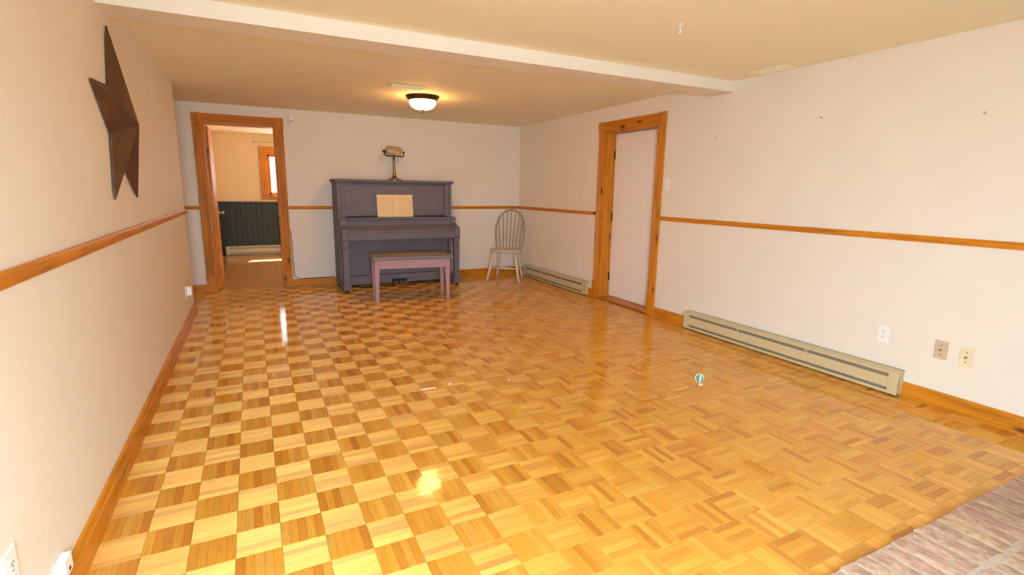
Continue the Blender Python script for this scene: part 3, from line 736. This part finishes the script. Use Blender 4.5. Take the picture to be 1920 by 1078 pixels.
# ------------------------------------------------------------------ ceiling lamp, vents, hook
CL = thing('ceiling_light', 'lit frosted bowl ceiling light with bronze rim near the piano', 'lamp', (2.255, 5.40, ZC))
pb('canopy', MB().lathe([(0.172, 0.0), (0.172, -0.010), (0.166, -0.018), (0.150, -0.036), (0.142, -0.046), (0.130, -0.046), (0.02, -0.02)], n=40), M_bronze, CL, 0, smooth=True)
pb('bowl', MB().lathe([(0.136, -0.046), (0.137, -0.060), (0.130, -0.085), (0.112, -0.108), (0.085, -0.124), (0.050, -0.133), (0.012, -0.136)], n=40), M_bowl, CL, 0, smooth=True)
pb('finial', MB().lathe([(0.020, -0.136), (0.020, -0.142), (0.008, -0.148), (0.010, -0.158), (0.006, -0.168), (0.002, -0.172)], n=14), M_bronze, CL, 0, smooth=True)
def vent(loc, lx, ly, nb, label, sx=True):
    r = thing('ceiling_vent', label, 'vent', loc, group=None)
    fr2 = MB().box(-lx/2, lx/2, -ly/2, -ly/2+0.018, -0.008, 0).box(-lx/2, lx/2, ly/2-0.018, ly/2, -0.008, 0).box(-lx/2, -lx/2+0.018, -ly/2+0.018, ly/2-0.018, -0.008, 0).box(lx/2-0.018, lx/2, -ly/2+0.018, ly/2-0.018, -0.008, 0)
    fr2.build('frame', M_ceil, r, bevel=0.002)
    B(-lx/2+0.018, lx/2-0.018, -ly/2+0.018, ly/2-0.018, -0.001, 0).build('duct', M_duct, r)
    for k in range(nb):
        t = -ly/2+0.018 + (ly-0.036)*(k+0.5)/nb if sx else -lx/2+0.018+(lx-0.036)*(k+0.5)/nb
        if sx: mb = MB().prism([(t-0.005, -0.002), (t+0.001, -0.010), (t+0.002, -0.009), (t-0.004, -0.001)], 0, -lx/2+0.018, lx/2-0.018)
        else: mb = MB().prism([(t-0.005, -0.002), (t+0.001, -0.010), (t+0.002, -0.009), (t-0.004, -0.001)], 1, -ly/2+0.018, ly/2-0.018)
        mb.build('slat', M_ceil, r)
    return r
vent((1.985, 4.99, ZC), 0.33, 0.14, 6, 'cream slatted ceiling vent beside the lit lamp')
vent((4.195, 2.79, ZC2), 0.145, 0.27, 6, 'cream slatted ceiling vent close to the right wall', False)
hk = thing('ceiling_hook', 'small white plant hook hanging from the near ceiling', 'hook', (2.82, 2.35, ZC2))
pb('plate', MB().lathe([(0.018, 0), (0.018, -0.003), (0.008, -0.006)], n=14), M_white, hk, 0, smooth=True)
pb('hook', MB().tube([(0, 0, -0.004), (0, 0, -0.02), (0.004, 0, -0.03), (0.008, 0, -0.038), (0.004, 0, -0.046), (-0.004, 0, -0.046), (-0.009, 0, -0.038)], 0.0028, 8), M_white, hk, 0, smooth=True)

# ------------------------------------------------------------------ star on the left wall
stv = []; stf = []; cy, cz, RO, RI, DP = 3.362, 1.590, 0.468, 0.205, 0.100
rim = []
for k in range(10):
    a = R(90 + 36*k); r_ = RO if k % 2 == 0 else RI
    rim.append((cy + r_*math.cos(a)*1.0, cz + r_*math.sin(a)))
for y, z in rim: stv.append((0.014, y, z))
for y, z in rim: stv.append((0.006, y, z))
stv.append((DP, cy, cz)); stv.append((0.006, cy, cz))
for k in range(10):
    n_ = (k+1) % 10; stf.append((k, n_, 20)); stf.append((10+k, 21, 10+n_)); stf.append((k, 10+k, 10+n_, n_))
STR_ = MB().add(stv, stf).build('wall_star', M_rust)
tag(STR_, 'large rusty brown tin star hanging on the left wall', 'star')
B(0, 0.012, cy-0.004, cy+0.004, cz+0.05, cz+0.058).build('hanger_nail', M_steel, STR_)

# ------------------------------------------------------------------ baseboard heaters
def heater(label, loc, rz, ln):
    """local: runs along +x, back at y=0, front at -y"""
    r = thing('baseboard_heater', label, 'heater', loc, rz, 'beige electric baseboard heaters')
    H_, DPT = 0.172, 0.066; e = 0.062
    B(0.004, ln-0.004, -0.010, -0.001, 0.012, H_).build('back_plate', M_heat, r)
    MB().prism([(-0.010, H_), (-0.001, H_), (-0.001, H_-0.004), (-0.058, H_-0.016), (-0.060, H_-0.028), (-DPT, H_-0.028), (-DPT, H_-0.014)], 0, 0.0, ln).build('top_cover', M_heat, r)
    MB().prism([(-DPT-0.001, 0.050), (-DPT-0.001, 0.118), (-DPT+0.006, 0.122), (-DPT+0.006, 0.046)], 0, 0.0, ln).build('front_cover', M_heat, r, bevel=0.001)
    MB().prism([(-DPT, 0.030), (-DPT+0.003, 0.030), (-0.05, 0.014), (-0.01, 0.014), (-0.01, 0.010), (-DPT, 0.010)], 0, 0.0, ln).build('bottom_pan', M_heat, r)
    B(0.01, ln-0.01, -0.048, -0.012, 0.016, H_-0.030).build('element', M_fin, r)
    for a in (0.0, ln-e):
        B(a, a+e, -DPT-0.002, -0.010, 0.010, H_-0.012).build('end_box', M_heat, r, bevel=0.002)
    for a in (ln*0.33, ln*0.66):
        B(a-0.004, a+0.004, -DPT+0.001, -0.048, 0.118, H_-0.028).build('bracket', M_heat, r)
    return r
heater('long beige baseboard heater on the right wall before the door', (W, 3.535, 0), R(-90), 1.868)
heater('short beige baseboard heater in the corner by the windsor chair', (W, 6.86, 0), R(-90), 1.66)
heater('beige baseboard heater under the dark green wainscot', (0.10, FY-0.018, 0), 0, 1.6)

# ------------------------------------------------------------------ wall plates (local: wall at y=0, facing -y)
def plate_root(name, label, cat, wall, u, z, group=None):
    loc, rz = {'R': ((W, u, z), R(-90)), 'L': ((0, u, z), R(90)), 'B': ((u, D, z), 0)}[wall]
    return thing(name, label, cat, loc, rz, group)
def outlet(label, wall, u, z):
    r = plate_root('wall_outlet', label, 'outlet', wall, u, z)
    B(-0.035, 0.035, -0.005, -0.0003, -0.057, 0.057).build('plate', M_white, r, bevel=0.0025, seg=2)
    for s in (-1, 1):
        fc = MB().prism([(0.015*math.cos(R(a)), s*0.0195 + 0.0125*max(-0.85, min(0.85, math.sin(R(a))))) for a in range(0, 360, 20)], 1, -0.0072, -0.005).build('socket', M_white, r)
        MB().box(-0.0062, -0.0042, -0.0076, -0.0071, s*0.0195-0.001, s*0.0195+0.007).box(0.0042, 0.0062, -0.0076, -0.0071, s*0.0195-0.001, s*0.0195+0.007).lathe([(0.0022, -0.0076), (0.0022, -0.0071)], (0, 0, s*0.0195-0.006), 'Y', 8).build('slots', M_dark, fc)
    MB().lathe([(0.003, -0.0062), (0.003, -0.005)], (0, 0, 0), 'Y', 8).build('screw', M_steel, r)
    return r
outlet('white duplex outlet right of the long heater', 'R', 1.828, 0.378)
outlet('white duplex outlet between far heater and door casing', 'R', 5.425, 0.352)
outlet('white duplex outlet low on the near end of left wall', 'L', 1.540, 0.340)
ol = outlet('white outlet with plugged adaptor at the left wall end', 'L', 5.42, 0.325)
B(-0.010, 0.045, -0.048, -0.0078, -0.030, 0.050).build('plug_adaptor', M_white, ol, bevel=0.006, seg=2)
def coax(label, u, z, mat):
    r = plate_root('cable_plate', label, 'cable plate', 'R', u, z)
    B(-0.035, 0.035, -0.005, -0.0003, -0.057, 0.057).build('plate', mat, r, bevel=0.0025, seg=2)
    MB().lathe([(0.008, -0.005), (0.008, -0.009), (0.0055, -0.0095), (0.0055, -0.018), (0.004, -0.018)], (0, 0, 0), 'Y', 12).build('connector', M_steel, r)
    for z2 in (-0.030, 0.030): MB().lathe([(0.0035, -0.0066), (0.0035, -0.005)], (0, 0, z2), 'Y', 8).build('screw', M_hinge, r)
coax('tan cable plate with metal connector, nearer the long heater', 1.500, 0.362, M_beige)
coax('pale ivory cable plate with connector beside the tan one', 1.372, 0.352, M_ivory)
sw = plate_root('light_switch', 'white light switch beside the recessed door casing', 'switch', 'R', 3.955, 1.368)
B(-0.035, 0.035, -0.005, -0.0003, -0.057, 0.057).build('plate', M_white, sw, bevel=0.0025, seg=2)
MB().prism([(-0.005, -0.012), (-0.016, 0.006), (-0.013, 0.011), (-0.005, 0.010)], 0, -0.005, 0.005).build('toggle', M_white, sw)
pj = plate_root('phone_jack', 'small white phone jack box just above left baseboard', 'jack', 'L', 1.815, 0.146)
B(-0.032, 0.032, -0.026, -0.0003, -0.026, 0.030).build('box', M_white, pj, bevel=0.004, seg=2); B(-0.007, 0.007, -0.0268, -0.0255, -0.014, -0.003).build('port', M_dark, pj)
ms = plate_root('motion_sensor', 'small white sensor box right of the doorway top', 'sensor', 'B', 1.102, 2.095)
B(-0.030, 0.030, -0.036, -0.0003, -0.050, 0.052).build('housing', M_white, ms, bevel=0.008, seg=2); B(-0.020, 0.020, -0.0375, -0.0355, -0.030, 0.004).build('lens', M_beige, ms, bevel=0.0008)

# nails left in the walls
def nail(label, wall, u, z):
    r = plate_root('wall_nail', label, 'nail', wall, u, z, 'nails left in the walls')
    MB().tube([(0, -0.0002, 0), (0, -0.022, 0.004)], 0.0022, 8).build('shank', M_steel, r)
    MB().tube([(0, -0.020, 0.0036), (0, -0.026, 0.005), (0, -0.028, 0.012)], 0.0028, 8).build('hook', M_abrass, r)
for lb, wl, u, z in (('small nail high between doorway and recessed door', 'R', 5.30, 1.837), ('small nail on the right wall nearest the door', 'R', 3.377, 1.764),
                     ('brass nail on the right wall, middle of three', 'R', 2.43, 1.825), ('brass nail on the right wall farthest from door', 'R', 1.485, 1.742),
                     ('small nail in the narrow wall left of the doorway', 'B', -0.046, 1.795)): nail(lb, wl, u, z)

# cable from the doorway casing along the baseboard
cp_ = [(1.016, D-0.010, 0.74), (1.020, D-0.006, 0.60), (1.022, D-0.005, 0.35), (1.026, D-0.006, 0.18), (1.040, D-0.008, 0.135), (1.075, D-0.010, 0.110), (1.13, D-0.010, 0.1055), (1.30, D-0.010, 0.1055), (1.52, D-0.010, 0.106)]
tag(MB().tube(cp_, 0.0045, 8).build('cable', M_cable, smooth=True), 'thin dark cable down the casing and along the baseboard', 'cable')

# ------------------------------------------------------------------ far room rod
cr = thing('curtain_rod', 'thin metal curtain rod above the far window', 'curtain rod', (0.70, FY, 2.103))
pb('rod', MB().lathe([(0.006, 0.0), (0.006, 1.2)], (0, -0.06, 0), 'X', 10), M_steel, cr, 0, smooth=True)
for x in (0.0, 1.2): pb('finial', MB().lathe([(0.006, x-0.02), (0.018, x-0.01), (0.018, x+0.01), (0.006, x+0.02)], (0, -0.06, 0), 'X', 12), M_steel, cr, 0, smooth=True)
for x in (0.06, 1.14): pb('bracket', MB().tube([(x, -0.001, 0), (x, -0.06, 0)], 0.006, 8), M_steel, cr, 0)

# ------------------------------------------------------------------ brick hearth
HE = thing('brick_hearth', 'low hearth of weathered pink bricks at the right front', 'hearth', (0, 0, 0))
B(HX0+0.004, W-0.002, 0.185, HY1-0.004, 0.0, 0.0300).build('mortar_bed', M_mortar, HE)
rg = random.Random(5); bw = 0.077; pool = []
for q in range(6):
    mb = MB(); v = []; nx, ny = 4, 7; hx, hy, hz = 0.0325, 0.1015, 0.034
    for a in range(nx+1):
        for b in range(ny+1):
            x, y = -hx+2*hx*a/nx, -hy+2*hy*b/ny
            edge = a in (0, nx) or b in (0, ny)
            v.append((x + rg.uniform(-1, 1)*0.0022, y + rg.uniform(-1, 1)*0.003, hz + rg.uniform(-0.002, 0.0015) - (0.0022 if edge else 0)))
    f = [(a*(ny+1)+b, (a+1)*(ny+1)+b, (a+1)*(ny+1)+b+1, a*(ny+1)+b+1) for a in range(nx) for b in range(ny)]
    n0 = len(v); ring = [a*(ny+1) for a in range(nx+1)] + [nx*(ny+1)+b for b in range(1, ny+1)] + [a*(ny+1)+ny for a in range(nx-1, -1, -1)] + [b for b in range(ny-1, 0, -1)]
    for k in ring: v.append((v[k][0], v[k][1], 0.004))
    for k in range(len(ring)):
        n_ = (k+1) % len(ring); f.append((ring[k], n0+k, n0+n_, ring[n_]))
    mb.add(v, f); me = mb.mesh('brick', M_brick, smooth=True); pool.append(me)
for row in range(4):
    yc = HY1 - 0.104 - row*0.224; x = HX0 + 0.04 + (row % 2)*0.02
    if yc - 0.104 < 0.188: break
    while x < W - 0.04:
        o = bpy.data.objects.new('brick', rg.choice(pool)); COL.objects.link(o); o.parent = HE
        o.location = (x, yc + rg.uniform(-0.004, 0.004), rg.uniform(-0.002, 0.001)); o.rotation_euler = (0, 0, rg.uniform(-0.012, 0.012) + (math.pi if rg.random() < 0.5 else 0))
        k = rg.uniform(0.82, 1.08); o.color = (k, k*rg.uniform(0.9, 1.02), k*rg.uniform(0.88, 1.0), 1); x += bw

# ------------------------------------------------------------------ toy ball and litter on the floor
tb = thing('toy_ball', 'small green and white ball lying on the parquet', 'ball', (3.275, 2.405, 0))
pb('core', MB().lathe([(0.002, 0.001)] + [(0.0270*math.sin(R(a)), 0.028-0.0270*math.cos(R(a))) for a in range(15, 180, 15)] + [(0.002, 0.055)], n=20), M_ballg, tb, 0, smooth=True)
for k, (ax_, tilt) in enumerate(((0, 20), (1, -15))):
    pts = []
    for a in range(0, 361, 15):
        p = Vector((0.0262*math.cos(R(a)), 0, 0.0262*math.sin(R(a))))
        p.rotate(Matrix.Rotation(R(55+k*90), 3, 'Z')); p.rotate(Matrix.Rotation(R(tilt), 3, 'X')); pts.append(p + Vector((0, 0, 0.0290)))
    pb('seam_band', MB().tube(pts, 0.0045, 8), M_ballw, tb, 0, smooth=True)
tag(MB().prism([(-0.016, -0.009), (0.010, -0.013), (0.018, 0.004), (0.002, 0.012), (-0.014, 0.006)], 2, 0.0008, 0.006).build('paper_scrap', M_ballw, bevel=0.001), 'crumpled white paper scrap right before the toy ball', 'scrap')
bpy.data.objects['paper_scrap'].location = (3.247, 2.366, 0)
for lb, x, y, sx, sy, rz in (('thin white paper strip lying on the parquet, leftmost', 1.545, 3.063, 0.052, 0.007, -0.12), ('tiny white scrap on the parquet beside the strip', 1.698, 3.085, 0.016, 0.008, 0.3), ('tiny white crumb on the parquet, right of the scraps', 2.09, 2.98, 0.009, 0.008, 0.8)):
    o = MB().prism([(-sx, -sy*0.6), (-sx*0.2, -sy), (sx, -sy*0.4), (sx*0.8, sy), (-sx*0.5, sy*0.7)], 2, 0.0008, 0.0035).build('paper_scrap', M_ballw)
    o.location = (x, y, 0); o.rotation_euler = (0, 0, rz); tag(o, lb, 'scrap')
